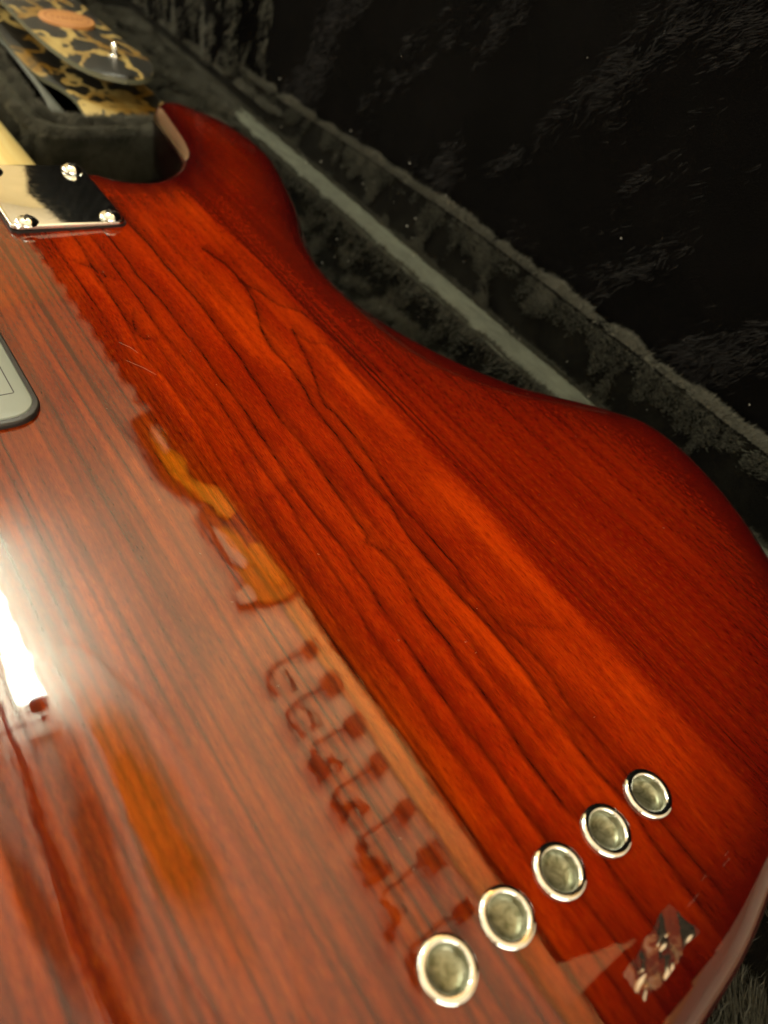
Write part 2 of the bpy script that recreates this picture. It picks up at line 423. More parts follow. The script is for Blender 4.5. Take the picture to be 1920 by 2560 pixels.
box('case_floor', -330, 258, -150, 1400, -62, -50, M['plush'], case)
padp = lambda y: [(180+3*math.sin(y*.02), -50), (187, -46), (191, -38), (194, -31.5), (196+.8*wob(0, y, 0, .05), -29.7)]
sheet('padding_wall', padp, YS, M['plush'], case, 1.0)
sheet('felt_strip', lambda y: [(194.5+1.2*wob(0, y, 0, .03), -29.9), (203, -29.4), (212, -29.5), (219.5+1.0*wob(9, y, 0, .03), -30.2)], YS[YS < 660], M['felt'], case, .25, .08)
def slope(y):
    r = rimz(y)
    return [(218, -32), (220, -35.5), (223, -34), (226, -28), (229, -20+r*.4), (232, -10+r*.8), (235, -3+r), (238, 0+r), (241.5, .5+r), (244.5, -2+r), (246, -8+r), (247, -30)]
sheet('lining_rim', slope, YS, M['plush'], case, .9)
# padded ledge round the strap pocket
def slab(name, top, z, flare, mat, parent):
    top = np.array(catmull(top, 6, True)); n = len(top)
    t = np.roll(top, -1, 0)-np.roll(top, 1, 0); t /= np.linalg.norm(t, axis=1)[:, None]
    out = np.stack([t[:, 1], -t[:, 0]], 1)              # counter-clockwise outline
    vs = []; fs = []
    for off, dz in ((flare, -50-z), (flare*.5, (-50-z)*.5), (1.2, -5), (0.2, -1.8), (-1.8, -.2), (-4, .3)):
        for p, q in zip(top, out):
            r = p+q*off; w = wob(r[0], r[1], dz, .06)*1.2; vs.append((r[0]+w, r[1]+w, z+dz+w*.5))
    for k in range(5):
        for i in range(n): fs.append((k*n+i, k*n+(i+1) % n, (k+1)*n+(i+1) % n, (k+1)*n+i))
    o = mesh(name, vs, fs, mat, parent)
    bm = bmesh.new(); bm.from_mesh(o.data)
    es = [e for e in bm.edges if e.is_boundary and e.verts[0].co.z > (z-5)*S and e.verts[1].co.z > (z-5)*S]
    bm.verts.ensure_lookup_table(); bm.faces.new([bm.verts[5*n+i] for i in range(n)])
    bm.normal_update(); bm.to_mesh(o.data); bm.free()
    return o
LEDGE = [(58, 760), (30, 760), (29, 600), (30, 520), (34, 496), (44, 488), (80, 489), (120, 492), (158, 500), (160, 512), (120, 508), (80, 506), (58, 506), (47, 514), (44, 540), (49, 620), (55, 700)]
slab('pocket_ledge', LEDGE[::1], -20, 6, M['plush_light'], case)
slab('pocket_side', [(150, 535), (192, 520), (194, 800), (194, 1100), (160, 1100), (150, 800)], -30, 3, M['plush'], case)
slab('lining_shoulder', [(224, 560), (250, 560), (250, 1100), (222, 1100)], -22, 5, M['plush'], case)
# lid
LZ = np.concatenate([np.arange(-28, 60, 7.0), np.arange(60, 525, 15.0)])
def lidx(y, z):
    b = 251 + 6*max(z, 0)/525
    b += 2.5*wob(0, y, z, .012)*(1 if z < 440 else .25) + 1.0*wob(5, y, z, .05)*(1 if z < 480 else .05)
    bulge = 1/(1+math.exp(-(y-612)/5.0))
    return b - bulge*(26 + 5*math.sin(y*.11)+4*wob(3, y, z, .02))*(1 if y < 1100 else 1)
ly = np.arange(-145, 1400, 9.0); ly = np.sort(np.concatenate([ly, np.arange(590, 650, 3.0)+.5]))
vs = []; fs = []
for y in ly:
    for z in LZ: vs.append((lidx(y, z), y, z))
    # rounded plush lip, then over the top and down the outside
    xl = lidx(y, 510)
    for a in range(1, 7):
        t = math.pi*a/6; vs.append((xl+7-7*math.cos(t), y, 520+7*math.sin(t)))
    vs.append((xl+15, y, 300)); vs.append((xl+15, y, -20))
nz = len(LZ)+8
for i in range(len(ly)-1):
    for k in range(nz-1): fs.append((i*nz+k, (i+1)*nz+k, (i+1)*nz+k+1, i*nz+k+1))
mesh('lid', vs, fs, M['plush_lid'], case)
# added tan wedge in place of a lid gap, pale in the mirror image
WEDGE = [(248, -76, 380), (247, -95, 540), (247, -60, 540)]
mesh('gap_wedge', WEDGE + [(x+2, y, z) for x, y, z in WEDGE], [(0, 1, 2), (5, 4, 3), (0, 3, 4, 1), (1, 4, 5, 2), (2, 5, 3, 0)], simple('wedge_tan', (.85, .60, .30), .8).m, case, False)
def rnd(n, a, b): return rng.uniform(a, b, n)
# pile: on the rim, both sides of the felt strip, the floor, the ledge and thinly on the lid
def field(a, b, f, s): return np.array([noise.noise(Vector((p*f, q*f, s))) + .5*noise.noise(Vector((p*f*2.3, q*f*2.3, s+9))) for p, q in zip(a, b)])
RZY, RZZ = [300, 440, 560, 700], [0, -7, -14, -18]
n = 36000
y = rnd(n, 20, 640); u = rnd(n, 0, 1); rz = np.interp(y, RZY, RZZ)
f1 = field(y, u*6, .05, 2)
kp = (f1 + rng.normal(0, .25, n) > -.25) & (rng.random(n) < np.clip((620-y)/80, 0, 1))
y, u, rz, f1 = y[kp], u[kp], rz[kp], f1[kp]; n = len(y)
x = 235.5 + 6*u + 1.2*f1; z = .5 + rz - 3*np.abs(u-.6)
fuzz('rim_pile', np.stack([x, y, z], 1), None, np.stack([np.full(n, -.30)+.6*f1, np.full(n, -.55)+.8*f1, np.full(n, .7)], 1), 4.6, .30, M['pile_rim'], case, .22)
n = 110000
y = rnd(n, 20, 800); u = rnd(n, 0, 1); rz = np.interp(y, RZY, RZZ)
x = 220 + 15*u; z = -35 + 32*u + rz*u*.9 - 4*np.sin(u*math.pi)
f1 = field(x, y*.7, .07, 0)
kp = f1 - .55*np.sin(np.clip(u*1.15, 0, 1)*math.pi)+.22 + rng.normal(0, .07, n) > .02
x, y, z, f1 = x[kp], y[kp], z[kp], f1[kp]; n = len(y)
fuzz('lining_pile', np.stack([x, y, z], 1), None, np.stack([np.full(n, -.6), -.5+1.5*f1, np.full(n, .5)], 1), 5.0, .30, M['pile'], case, .25)
n = 34000
y = rnd(n, 20, 700); side = rng.random(n) < .5; f1 = field(y, side*50., .06, 5)
x = np.where(side, 196.2 - rng.exponential(2.2, n), 218.6 + rng.exponential(1.3, n)) + np.where(side, 2.0, -2.0)*f1; z = np.where(side, -30 - np.abs(195.5-x)*1.0, -31 - .4*np.abs(x-219.5))
fuzz('strip_pile', np.stack([x, y, z], 1), None, np.stack([np.where(side, .3, -.3), -.3+f1, np.full(n, .7)], 1), 4.2, .30, M['pile'], case, .35)
n = 120000
x = rnd(n, 118, 192); y = rnd(n, 60, 560); f1 = field(x, y, .055, 4)
kp = f1 + rng.normal(0, .06, n) > .12
x, y, f1 = x[kp], y[kp], f1[kp]; n = len(x)
fuzz('floor_pile', np.stack([x, y, np.full(n, -50.0) + np.maximum(0, x-184)*1.6], 1), None, np.stack([-.3+2*f1, -.6+1.6*f1, np.full(n, .5)], 1), 7.0, .34, M['pile'], case, .3)
n = 90000
x = rnd(n, 15, 200); y = rnd(n, -148, 60); f1 = field(x, y, .05, 14)
kp = f1 + rng.normal(0, .08, n) > -.08
x, y, f1 = x[kp], y[kp], f1[kp]; n = len(x)
fuzz('floor_pile', np.stack([x, y, np.full(n, -50.0) + np.maximum(0, x-184)*1.6], 1), None, np.stack([.5+1.6*f1, .5+1.6*f1, np.full(n, .5)], 1), 6.0, .28, M['pile'], case, .3)
n = 60000
LP = catmull(LEDGE, 6, True); seg = rng.integers(0, len(LP), n); t = rnd(n, 0, 1)[:, None]
pp = LP[seg]*(1-t) + np.roll(LP, -1, 0)[seg]*t; f1 = field(pp[:, 0], pp[:, 1], .09, 6)
fuzz('ledge_pile', np.column_stack([pp[:, 0]+rng.normal(0, 1.8, n), pp[:, 1]+rng.normal(0, 2.2, n), -20.0+rng.normal(0, .8, n)]), None, np.stack([f1*1.5, -.5+f1, np.full(n, .7)], 1), 4.6, .30, M['pile_rim'], case, .35)
n = 60000
v = rnd(n, 0, 1); y = rnd(n, 488, 620); x = 31 - 6*(1-v)+rng.normal(0, .8, n); f1 = field(x, y, .08, 3)
kp = f1 + rng.normal(0, .1, n) > 0; n = int(kp.sum())
fuzz('ledge_side_pile', np.column_stack([x, y, -48+27*v])[kp], None, np.stack([np.full(n, -.7), -.4+f1[kp], np.full(n, .4)], 1), 4.6, .30, M['pile'], case, .35)
n = 110000
x = np.where(rng.random(n) < .6, rnd(n, 150, 196), rnd(n, 222, 250)); y = rnd(n, 525, 900); f1 = field(x, y*.6, .06, 8)
kp = f1 + rng.normal(0, .1, n) > -.05
x, y, f1 = x[kp], y[kp], f1[kp]; n = len(x)
fuzz('shoulder_pile', np.stack([x, y, np.where(x > 200, -21.5, -29.5)], 1), None, np.stack([.2+f1*1.5, -.3+f1, np.full(n, .7)], 1), 4.6, .34, M['pile'], case, .35)
n = 70000
x = rnd(n, 193, 221); y = 470+rng.exponential(1, n)*0+rnd(n, 0, 330); f1 = field(x, y*.5, .07, 21)
kp = (f1*.6 + (y-575)/90 + rng.normal(0, .15, n) > 0) ; x, y, f1 = x[kp], y[kp], f1[kp]; n = len(x)
fuzz('strip_end_pile', np.stack([x, y, np.full(n, -30.0)], 1), None, np.stack([.3+f1*1.5, -.4+f1, np.full(n, .6)], 1), 4.6, .32, M['pile'], case, .3)
n = 260000
y = rnd(n, 40, 640); z = rnd(n, -20, 330)
f1 = field(y + z*.6, z*.55, .018, 7); f2 = field(y, z, .08, 3)
kp = f1 + .35*f2 - .0016*np.maximum(z-120, 0) - .0009*np.maximum(z-60, 0) + rng.normal(0, .16, n) > .40
y, z, f1, f2 = y[kp], z[kp], f1[kp], f2[kp]; n = len(y)
x = np.array([lidx(b, c) for b, c in zip(y, z)])
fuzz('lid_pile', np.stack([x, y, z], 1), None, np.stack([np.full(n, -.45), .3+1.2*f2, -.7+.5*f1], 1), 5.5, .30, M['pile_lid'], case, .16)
n = 16000
y = rnd(n, 585, 800); z = rnd(n, -20, 80); f1 = field(y, z*.2, .12, 1); kp = f1 + rng.normal(0, .1, n) > .05
y, z = y[kp], z[kp]; n = len(y); x = np.array([lidx(b, c) for b, c in zip(y, z)])
fuzz('fold_pile', np.stack([x, y, z], 1), None, np.stack([np.full(n, -.5), rng.normal(0, .1, n), np.full(n, -.8)], 1), 5.5, .32, M['pile'], case, .16)
n = 9000
y = rnd(n, -40, 1200); x = np.array([lidx(b, 510) for b in y]) + rnd(n, -1, 12)
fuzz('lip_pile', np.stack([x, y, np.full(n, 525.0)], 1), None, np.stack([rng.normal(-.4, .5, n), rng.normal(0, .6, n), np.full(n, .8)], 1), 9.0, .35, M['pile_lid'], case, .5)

# ------------------------------------------------------------------ bass guitar
bass = empty('bass_guitar', (0, 180, -42), 'glossy cherry red bass guitar lying face down in the black plush case', 'bass guitar')
OUT = [(0, 393), (26, 393), (32, 393), (37, 390), (41, 385.5), (47, 382.5), (54, 381), (63, 382.5), (73, 389), (82, 398), (90, 410),
       (95, 426), (98, 444), (101, 463), (104, 480), (109, 490), (116, 495), (125, 495.5), (131, 489), (138, 479), (144, 469), (148, 458), (151, 447),
       (153, 429), (152, 405), (142, 371), (130, 337), (120, 309), (114, 287), (112.5, 266), (115, 249), (119.5, 229),
       (127, 210), (137, 191), (150, 172), (165, 155), (181, 137), (192, 119), (195, 104), (193.5, 88), (189.5, 70), (182, 51),
       (172, 33), (158, 13), (138, -7), (112, -23), (84, -32), (60, -36.5), (34, -42), (13, -44), (-20, -46), (-60, -44), (-105, -34), (-145, -12),
       (-170, 25), (-178, 68), (-168, 110), (-145, 150), (-122, 190), (-110, 232), (-112, 275), (-128, 318), (-143, 358),
       (-148, 392), (-138, 415), (-120, 418), (-104, 404), (-90, 378), (-74, 360), (-56, 358), (-42, 368), (-34, 384), (-26, 393)]
GRAIN = {
 'bj': [(12.6, 322.2), (13.1, 303.1), (12.2, 287.7), (12.8, 275.1), (13.3, 264.2), (13.4, 251.4), (12.8, 241.5), (13.3, 226.3), (12.2, 211.3), (12.2, 196.7), (12.1, 184.6), (10.7, 170.9), (9.5, 156.7), (8.9, 147.4), (8.3, 133.8), (8.5, 122.7), (8.8, 113.4), (8.0, 104.3), (7.9, 95.9), (6.2, 85.4), (5.9, 76.6), (3.6, 44.0), (3.9, 35.9), (3.6, 27.6), (2.9, 20.3), (2.7, 13.8), (2.7, 7.1)],
 'ck': [(27.3, 327.2), (28.1, 307.3), (27.7, 287.2), (28.6, 268.0), (28.6, 252.3), (27.4, 237.6), (26.7, 219.3), (24.9, 202.3), (23.5, 188.2), (22.2, 174.7), (22.7, 175.1), (23.1, 160.8), (22.2, 146.1), (21.1, 133.8), (20.4, 123.4), (19.7, 113.5), (17.8, 110.4), (20.3, 104.8), (20.4, 95.8), (19.0, 86.7), (17.7, 77.3), (17.8, 67.1), (16.5, 58.9), (16.4, 50.6), (15.4, 41.6), (14.8, 33.3), (13.8, 25.0), (13.6, 17.6), (13.7, 12.1), (14.1, 5.2)],
 'dl': [(52.1, 303.2), (56.3, 288.5), (56.3, 272.2), (53.7, 254.8), (46.4, 234.9), (43.0, 218.9), (43.3, 204.8), (41.5, 189.0), (39.3, 180.5), (38.7, 166.6), (37.8, 150.9), (36.0, 134.8), (35.7, 121.4), (33.1, 107.5), (33.2, 96.7), (33.1, 87.8), (32.9, 76.7), (34.0, 70.3), (34.1, 60.3), (33.6, 48.8), (32.6, 38.6), (30.7, 31.1), (30.9, 25.7), (29.6, 17.4), (29.2, 11.3), (30.5, 6.3), (30.6, -0.7), (28.8, -8.9)],
 'e': [(55.6, 271.1), (60.8, 260.8), (63.9, 248.6), (70.9, 241.9), (73.2, 227.9), (74.8, 216.8), (77.1, 191.2)],
 'fm': [(59.3, 229.2), (55.5, 214.2), (51.9, 201.1), (44.4, 179.8), (45.4, 172.7), (44.7, 158.1), (43.5, 145.3), (41.3, 131.8), (39.6, 122.1), (40.1, 109.6), (40.0, 98.6), (39.9, 88.8), (38.0, 79.5), (38.5, 73.2), (38.2, 61.9), (40.1, 50.0), (39.8, 40.4), (37.4, 30.6), (37.5, 22.1), (37.1, 14.1), (37.0, 7.8)],
 'f2': [(58.8, 227.0), (62.3, 217.9), (66.2, 216.8), (69.4, 211.9), (69.0, 195.2), (67.1, 171.3)],
 'an': [(5.2, 326.1), (5.4, 307.1), (4.7, 285.4), (4.8, 263.8), (3.7, 248.3), (4.4, 233.0), (5.1, 218.4), (5.4, 207.5), (5.4, 194.2), (3.0, 157.7), (2.3, 146.1), (2.5, 134.7), (0.9, 125.3), (0.4, 114.5), (0.3, 104.0), (-0.6, 94.3), (-1.7, 84.5), (-2.8, 77.6), (-4.2, 34.9), (-4.1, 28.8), (-4.5, 22.4), (-4.4, 13.8)],
 'ho': [(-2.3, 316.3), (-4.5, 289.8), (-5.3, 268.5), (-6.8, 251.0), (-8.2, 237.6), (-8.6, 225.5), (-7.3, 212.5), (-7.5, 196.8), (-8.2, 178.7), (-9.6, 164.6), (-11.8, 139.3), (-11.6, 121.1), (-12.6, 102.1)],
 'io': [(-1.8, 258.6), (-5.7, 246.4), (-4.8, 239.8), (-1.4, 237.8), (-1.6, 222.5), (-2.0, 206.0), (-1.2, 192.9), (-1.0, 176.9), (-2.1, 161.7), (-5.7, 141.1), (-6.8, 129.4), (-7.4, 120.0), (-8.1, 109.8), (-9.1, 99.6), (-9.7, 90.3), (-10.6, 82.6), (-11.5, 52.9), (-13.1, 29.5)],
 'p': [(25.5, 152.2), (26.1, 135.6), (25.9, 124.1), (24.5, 115.0)],
 'v': [(24.0, 61.9), (22.4, 51.8), (23.0, 43.8), (22.5, 35.6), (21.6, 28.4)],
 'w': [(-8.1, 300.4), (-5.4, 297.4), (-3.2, 293.2), (-1.4, 287.9)],
 'x': [(57.0, 168.6), (57.5, 159.0), (59.3, 145.4), (58.7, 133.3)],
 'y': [(43.2, 60.9), (50.0, 56.1), (54.7, 53.0)],
 'z': [(-6.5, 287.7), (-5.4, 265.1), (-5.7, 246.4)],
 'aa': [(4.4, 283.0), (4.4, 261.6), (4.3, 243.8), (5.2, 226.6), (5.2, 208.5), (5.7, 192.3), (5.9, 178.8)],
 'bb': [(39.7, 325.5), (38.7, 308.3), (39.7, 291.5), (40.9, 272.9), (40.6, 257.9)],
 'cc': [(42.7, 286.9), (42.5, 267.4), (42.5, 247.7), (40.8, 234.1)],
}
SEAM = [(71.6, 332.7), (73.2, 308.9), (75.0, 286.3), (74.6, 264.3), (73.6, 241.6), (71.2, 204.9), (70.5, 180.1), (70.2, 157.8), (69.6, 138.6), (70.9, 115.7), (70.0, 99.0), (67.6, 59.7), (69.0, 44.4), (68.7, 29.8), (69.4, 21.1), (68.3, 2.1), (68.2, -14.4), (68.0, -23.1)]

NO = 900
outl = resample(catmull(OUT, 10, True), NO, True)
for _ in range(3): outl = (np.roll(outl, 1, 0) + 2*outl + np.roll(outl, -1, 0)) / 4
tang = np.roll(outl, -1, 0) - np.roll(outl, 1, 0); tang /= np.linalg.norm(tang, axis=1)[:, None]
nin = np.stack([tang[:, 1], -tang[:, 0]], 1)           # the outline runs clockwise: inward is to the right
RB = 9.0; THICK = 42.0
def seg_dist(X, Y, poly, closed=False, chunk=True):
    P = np.array(poly, float); Q = np.roll(P, -1, 0) if closed else P[1:]; P = P if closed else P[:-1]
    best = np.full(X.shape, 1e9); side = np.zeros(X.shape)
    for a, b in zip(P, Q):
        dx, dy = b - a; L = dx*dx + dy*dy
        if L < 1e-9: continue
        t = np.clip(((X-a[0])*dx + (Y-a[1])*dy)/L, 0, 1)
        ex = X-a[0]-t*dx; ey = Y-a[1]-t*dy; d = ex*ex+ey*ey
        m = d < best; best = np.where(m, d, best); side = np.where(m, np.sign(dx*ey-dy*ex), side)
    return np.sqrt(best), side
CONT = [(112, 345), (101, 300), (95, 268), (96, 230), (101, 200), (111, 179), (130, 157), (152, 139), (172, 118)]
CONTS = catmull(CONT, 6)
def face_z(X, Y, d):
    """height of the back face: round-over at the rim, shallow waist contour"""
    z = np.where(d < RB, -(RB - np.sqrt(np.maximum(RB**2 - (RB-np.minimum(d, RB))**2, 0))), 0.0)
    near = (X > 60) & (Y > 90) & (Y < 370)
    dc = np.zeros(X.shape); 
    if near.any():
        dd, sd = seg_dist(X[near], Y[near], CONTS)
        xs = np.interp(Y[near], CONTS[::-1, 1], CONTS[::-1, 0])
        t = np.clip((X[near]-xs)/16.0, 0, 1)
        w = np.clip((Y[near]-118)/45, 0, 1)*np.clip((345-Y[near])/50, 0, 1)
        dc[near] = (t*t*(3-2*t))*w*(4.2+0*t)*np.clip((X[near]-xs)/14+.3, .3, 1.25)
    return z - dc
def smooth_poly(P): return catmull(P, 3)
def wood_attrs(X, Y, d):
    g = np.zeros(X.shape)
    WID = {'bj': .85, 'ck': 1.0, 'dl': 1.05, 'fm': .95, 'an': .75, 'ho': .7, 'io': .6, 'e': .8, 'f2': .6, 'p': .45, 'v': .5, 'w': .9, 'x': .35, 'y': .4, 'z': .45, 'aa': .4, 'bb': .6, 'cc': .5}
    STR = {'bj': .95, 'ck': .95, 'dl': .95, 'fm': .85, 'an': .8, 'ho': .8, 'io': .7, 'e': .75, 'f2': .6, 'p': .4, 'v': .6, 'w': .8, 'x': .3, 'y': .5, 'z': .45, 'aa': .35, 'bb': .45, 'cc': .4}
    LONG = ('bj', 'ck', 'dl', 'fm', 'an', 'ho', 'io')
    for k, L in GRAIN.items():
        L = [tuple(p) for p in L]
        if k in LONG:
            a, b = L[-1]; L += [(a-1.5, b-14), (a-2, b-40), (a-3.5, b-70)]
            if k != 'dl' and L[0][1] > 300: L = [(L[0][0]+.5, L[0][1]+30), (L[0][0], L[0][1]+12)] + L
        P = smooth_poly(L)
        m = (X > P[:, 0].min()-6) & (X < P[:, 0].max()+6) & (Y > P[:, 1].min()-4) & (Y < P[:, 1].max()+4)
        if not m.any(): continue
        dd, sd = seg_dist(X[m], Y[m], P)
        w = WID[k]*1.75
        # a ring is sharp on one side and fades on the other
        jit = np.array([noise.noise(Vector((a*.5, c_*.06, len(k)))) for a, c_ in zip(X[m], Y[m])]) if len(X[m]) < 400000 else 0
        w = w*(1+.9*jit)
        f = np.where(sd < 0, np.exp(-(dd/(w*.5))**1.6), np.maximum(.85*np.exp(-(dd/(w*.9))**1.3), .58*np.exp(-dd/(w*2.8))))
        g[m] = 1-(1-g[m])*(1-np.clip(f, 0, 1)*STR[k])
    # finer repeating rings on the left third of the back
    r2 = np.random.default_rng(3)
    x = -12.0
    while x > -176:
        x -= r2.uniform(1.5, 3.2)
        a1, a2, p1, p2 = r2.uniform(.3, 1.2), r2.uniform(.1, .35), r2.uniform(0, 6), r2.uniform(0, 6)
        xc = x + a1*np.sin(Y/95+p1) + a2*np.sin(Y/23+p2) + .0
        w = r2.uniform(.4, .85); s = r2.uniform(.6, 1.0)
        f = np.exp(-(np.abs(X-xc)/w)**1.5)*s*(.8+.2*np.sin(Y/37+p2))
        g = 1-(1-g)*(1-f)
    # straight tight rings of the outer plank
    SE = np.array(SEAM); o = np.argsort(SE[:, 1]); xs = np.interp(Y, SE[o, 1], SE[o, 0])
    plank = np.clip((X-xs)/.5+.5, 0, 1)
    x = 73.0
    while x < 196:
        a1, p1 = r2.uniform(.3, 1.6), r2.uniform(0, 6)
        xc = x + a1*np.sin(Y/120+p1) + .012*(Y-150)
        w = r2.uniform(.5, 1.6) if x > 82 else r2.uniform(.35, .7); s = r2.uniform(.12, .42) if x > 82 else r2.uniform(.35, .6)
        f = np.exp(-(np.abs(X-xc)/w)**1.5)*s*plank
        g = 1-(1-g)*(1-f)
        x += r2.uniform(1.3, 2.2) if x < 80 else r2.uniform(2.6, 6.5)
    edge = np.clip(d/75.0, 0, 1)
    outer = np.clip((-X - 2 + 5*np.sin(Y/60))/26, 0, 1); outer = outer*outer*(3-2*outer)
    return g, plank, edge, outer
# cells of a fine grid inside the round-over, snapped to it along its border
STEP = 0.8
gx = np.arange(-180, 200, STEP); gy = np.arange(-48, 500, STEP)
GX, GY = np.meshgrid(gx, gy, indexing='ij')
inner = outl + nin*RB
def inside_poly(X, Y, P):
    c = np.zeros(X.shape, bool)
    for a, b in zip(P, np.roll(P, -1, 0)):
        if a[1] == b[1]: continue
        cond = (a[1] > Y) != (b[1] > Y)
        c ^= cond & (X < (b[0]-a[0])*(Y-a[1])/(b[1]-a[1]) + a[0])
    return c
ins = inside_poly(GX, GY, outl[::3])
# coarse distance to the outline (every third point is enough), only near the grid points inside
Dg = np.full(GX.shape, -1.0)
pts = np.stack([GX[ins], GY[ins]], 1)
from mathutils.kdtree import KDTree
kd = KDTree(NO)
for i, p in enumerate(outl): kd.insert((p[0], p[1], 0), i)
kd.balance()
dl = np.empty(len(pts)); 
for i, p in enumerate(pts):
    _, j, dd = kd.find((p[0], p[1], 0))
    q = outl[j]; t = tang[j]
    dl[i] = abs((p[0]-q[0])*nin[j, 0]+(p[1]-q[1])*nin[j, 1]) if dd < 30 else dd
Dg[ins] = dl
keep = ins & (Dg > RB)
cell = keep[:-1, :-1] | keep[1:, :-1] | keep[1:, 1:] | keep[:-1, 1:]
# a cell is kept when any corner lies on the flat; its outside corners follow the round-over, just above the rim rings
allin = (Dg[:-1, :-1] > RB-2.2) & (Dg[1:, :-1] > RB-2.2) & (Dg[1:, 1:] > RB-2.2) & (Dg[:-1, 1:] > RB-2.2)
cell &= allin
for fx in (38, 19, 0, -19, -38):                         # bores for the string ferrules
    r2_ = (GX-fx)**2 + GY**2 < 6.0**2
    cell &= ~(r2_[:-1, :-1] | r2_[1:, :-1] | r2_[1:, 1:] | r2_[:-1, 1:])
idx = -np.ones(GX.shape, int)
used = np.zeros(GX.shape, bool)
used[:-1, :-1] |= cell; used[1:, :-1] |= cell; used[1:, 1:] |= cell; used[:-1, 1:] |= cell
idx[used] = np.arange(used.sum())
I, J = np.nonzero(cell)
faces1 = np.stack([idx[I, J], idx[I+1, J], idx[I+1, J+1], idx[I, J+1]], 1)
VX, VY, VD = GX[used], GY[used], Dg[used]
VZ = face_z(VX, VY, VD)
# rim rings
angs = np.linspace(0, math.pi/2, 13)
dr = [RB*(1-math.cos(a)) for a in angs]                 # 0 .. RB
ringd = dr + [RB+1.5, RB+3]
rings = []
zs_side = [-THICK, -THICK+1.2, -THICK+4, -RB-2]
vx, vy, vz, vd = [], [], [], []
for zz, ins_ in ((-THICK, 5.0), (-THICK+1.6, 1.4), (-THICK+5, 0), (-24, 0), (-RB-1.5, 0)):
    p = outl + nin*ins_; vx.append(p[:, 0]); vy.append(p[:, 1])
    zc = face_z(outl[:, 0], outl[:, 1], np.zeros(NO)) + RB
    vz.append(np.full(NO, float(zz)) + (zc if zz > -20 else 0)); vd.append(np.zeros(NO))
for d in ringd:
    p = outl + nin*d; vx.append(p[:, 0]); vy.append(p[:, 1])
    dd = np.full(NO, d)
    vz.append(face_z(p[:, 0], p[:, 1], dd) - (.03 if d > RB-2.5 else 0)); vd.append(dd)
nr = len(vx)
RX, RY, RZ, RD = map(np.concatenate, (vx, vy, vz, vd))
base = len(VX)
k = np.arange(NO)
faces2 = np.concatenate([np.stack([base+r*NO+k, base+r*NO+(k+1) % NO, base+(r+1)*NO+(k+1) % NO, base+(r+1)*NO+k], 1)[:, ::-1] for r in range(nr-1)])
AX, AY, AZ, AD = np.concatenate([VX, RX]), np.concatenate([VY, RY]), np.concatenate([VZ, RZ]), np.concatenate([VD, RD])
F = np.concatenate([faces1, faces2])
me = bpy.data.meshes.new('body')
me.vertices.add(len(AX)); me.vertices.foreach_set('co', (np.stack([AX, AY, AZ], 1)*S).astype(np.float32).ravel())
me.loops.add(len(F)*4); me.loops.foreach_set('vertex_index', F.astype(np.int32).ravel())
me.polygons.add(len(F)); me.polygons.foreach_set('loop_start', np.arange(0, len(F)*4, 4, dtype=np.int32))
me.update(calc_edges=True); me.validate()
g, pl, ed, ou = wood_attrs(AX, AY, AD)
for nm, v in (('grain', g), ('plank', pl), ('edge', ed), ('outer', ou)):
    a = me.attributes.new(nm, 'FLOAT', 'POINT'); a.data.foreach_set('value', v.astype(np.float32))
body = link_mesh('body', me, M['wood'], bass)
tag(body, 'cherry red stained wooden body with dark grain lines under thick gloss')

# neck, seen past the body's heel
nv = []; nf = []; NY = [372, 392, 420, 460, 520, 600, 700, 850, 1000]
for iy, y in enumerate(NY):
    hw = 29.5 - (y-390)*.022
    for k in range(25):
        a = math.pi*k/24
        nv.append((hw*math.cos(a)*(1 if abs(math.cos(a)) < .98 else 1), y, -44 + 24*abs(math.sin(a))**.75))
for iy in range(len(NY)-1):
    for k in range(24):
        nf.append((iy*25+k, iy*25+k+1, (iy+1)*25+k+1, (iy+1)*25+k))
nf.append(tuple(range(25)))
neck = mesh('neck', nv, nf, M['maple'], bass)
tag(neck, 'pale maple bass neck')
# neck plate with gasket and four screws
prism('plate_gasket', round_rect(-27.2, 25.8, 329.6, 392.6, 4), 0.0, 1.2, M['black_gap'], bass)
plate = prism('neck_plate', round_rect(-26.8, 25.4, 330, 392.2, 4), 1.2, 3.0, M['chrome'], bass, bevel=.5)
for v_ in plate.data.vertices: v_.co.z -= .020*(v_.co.x)       # the plate sits a hair out of level
for i, (x, y) in enumerate(((19, 385.5), (19, 334.5), (-19.3, 334), (-19.3, 385))):
    sc_ = lathe('screw', [(5.1, 3.0), (5.0, 3.5), (4.2, 4.4), (3.0, 5.1), (1.6, 5.5), (1.0, 5.5), (.9, 4.2), (0.01, 4.2)], M['chrome'], bass, (x, y, 0), 32)
    ang = .4 + i*1.1
    for q in (0, math.pi/2):
        a = ang+q; dx, dy = math.cos(a), math.sin(a); w = .42; L = 2.4
        P = [(x+dx*L-dy*w, y+dy*L+dx*w), (x-dx*L-dy*w, y-dy*L+dx*w), (x-dx*L+dy*w, y-dy*L-dx*w), (x+dx*L+dy*w, y+dy*L-dx*w)]
        if q == 0: cross = prism('cross_slot', P, 4.9, 5.62, M['black_gap'], sc_)
        else: cross = prism('cross_slot', P, 4.9, 5.64, M['black_gap'], sc_)
# string ferrules
for i, x in enumerate((38, 19, 0, -19, -38)):
    rim = lathe('string_ferrule', [(7.0, -.2), (7.0, .55), (6.9, .85), (6.65, 1.08), (6.35, 1.17), (5.9, 1.2), (5.45, 1.19), (5.2, 1.1), (5.02, .85), (4.85, .2), (4.75, -.8), (4.6, -1.6)], M['chrome'], bass, (x, 0, 0), 64)
    lathe('ferrule_cup', [(4.62, -1.5), (4.3, -1.9), (3.4, -2.2), (2.2, -2.35), (1.0, -2.4), (0.01, -2.4)], M['cup'], rim, (x, 0, 0), 40)
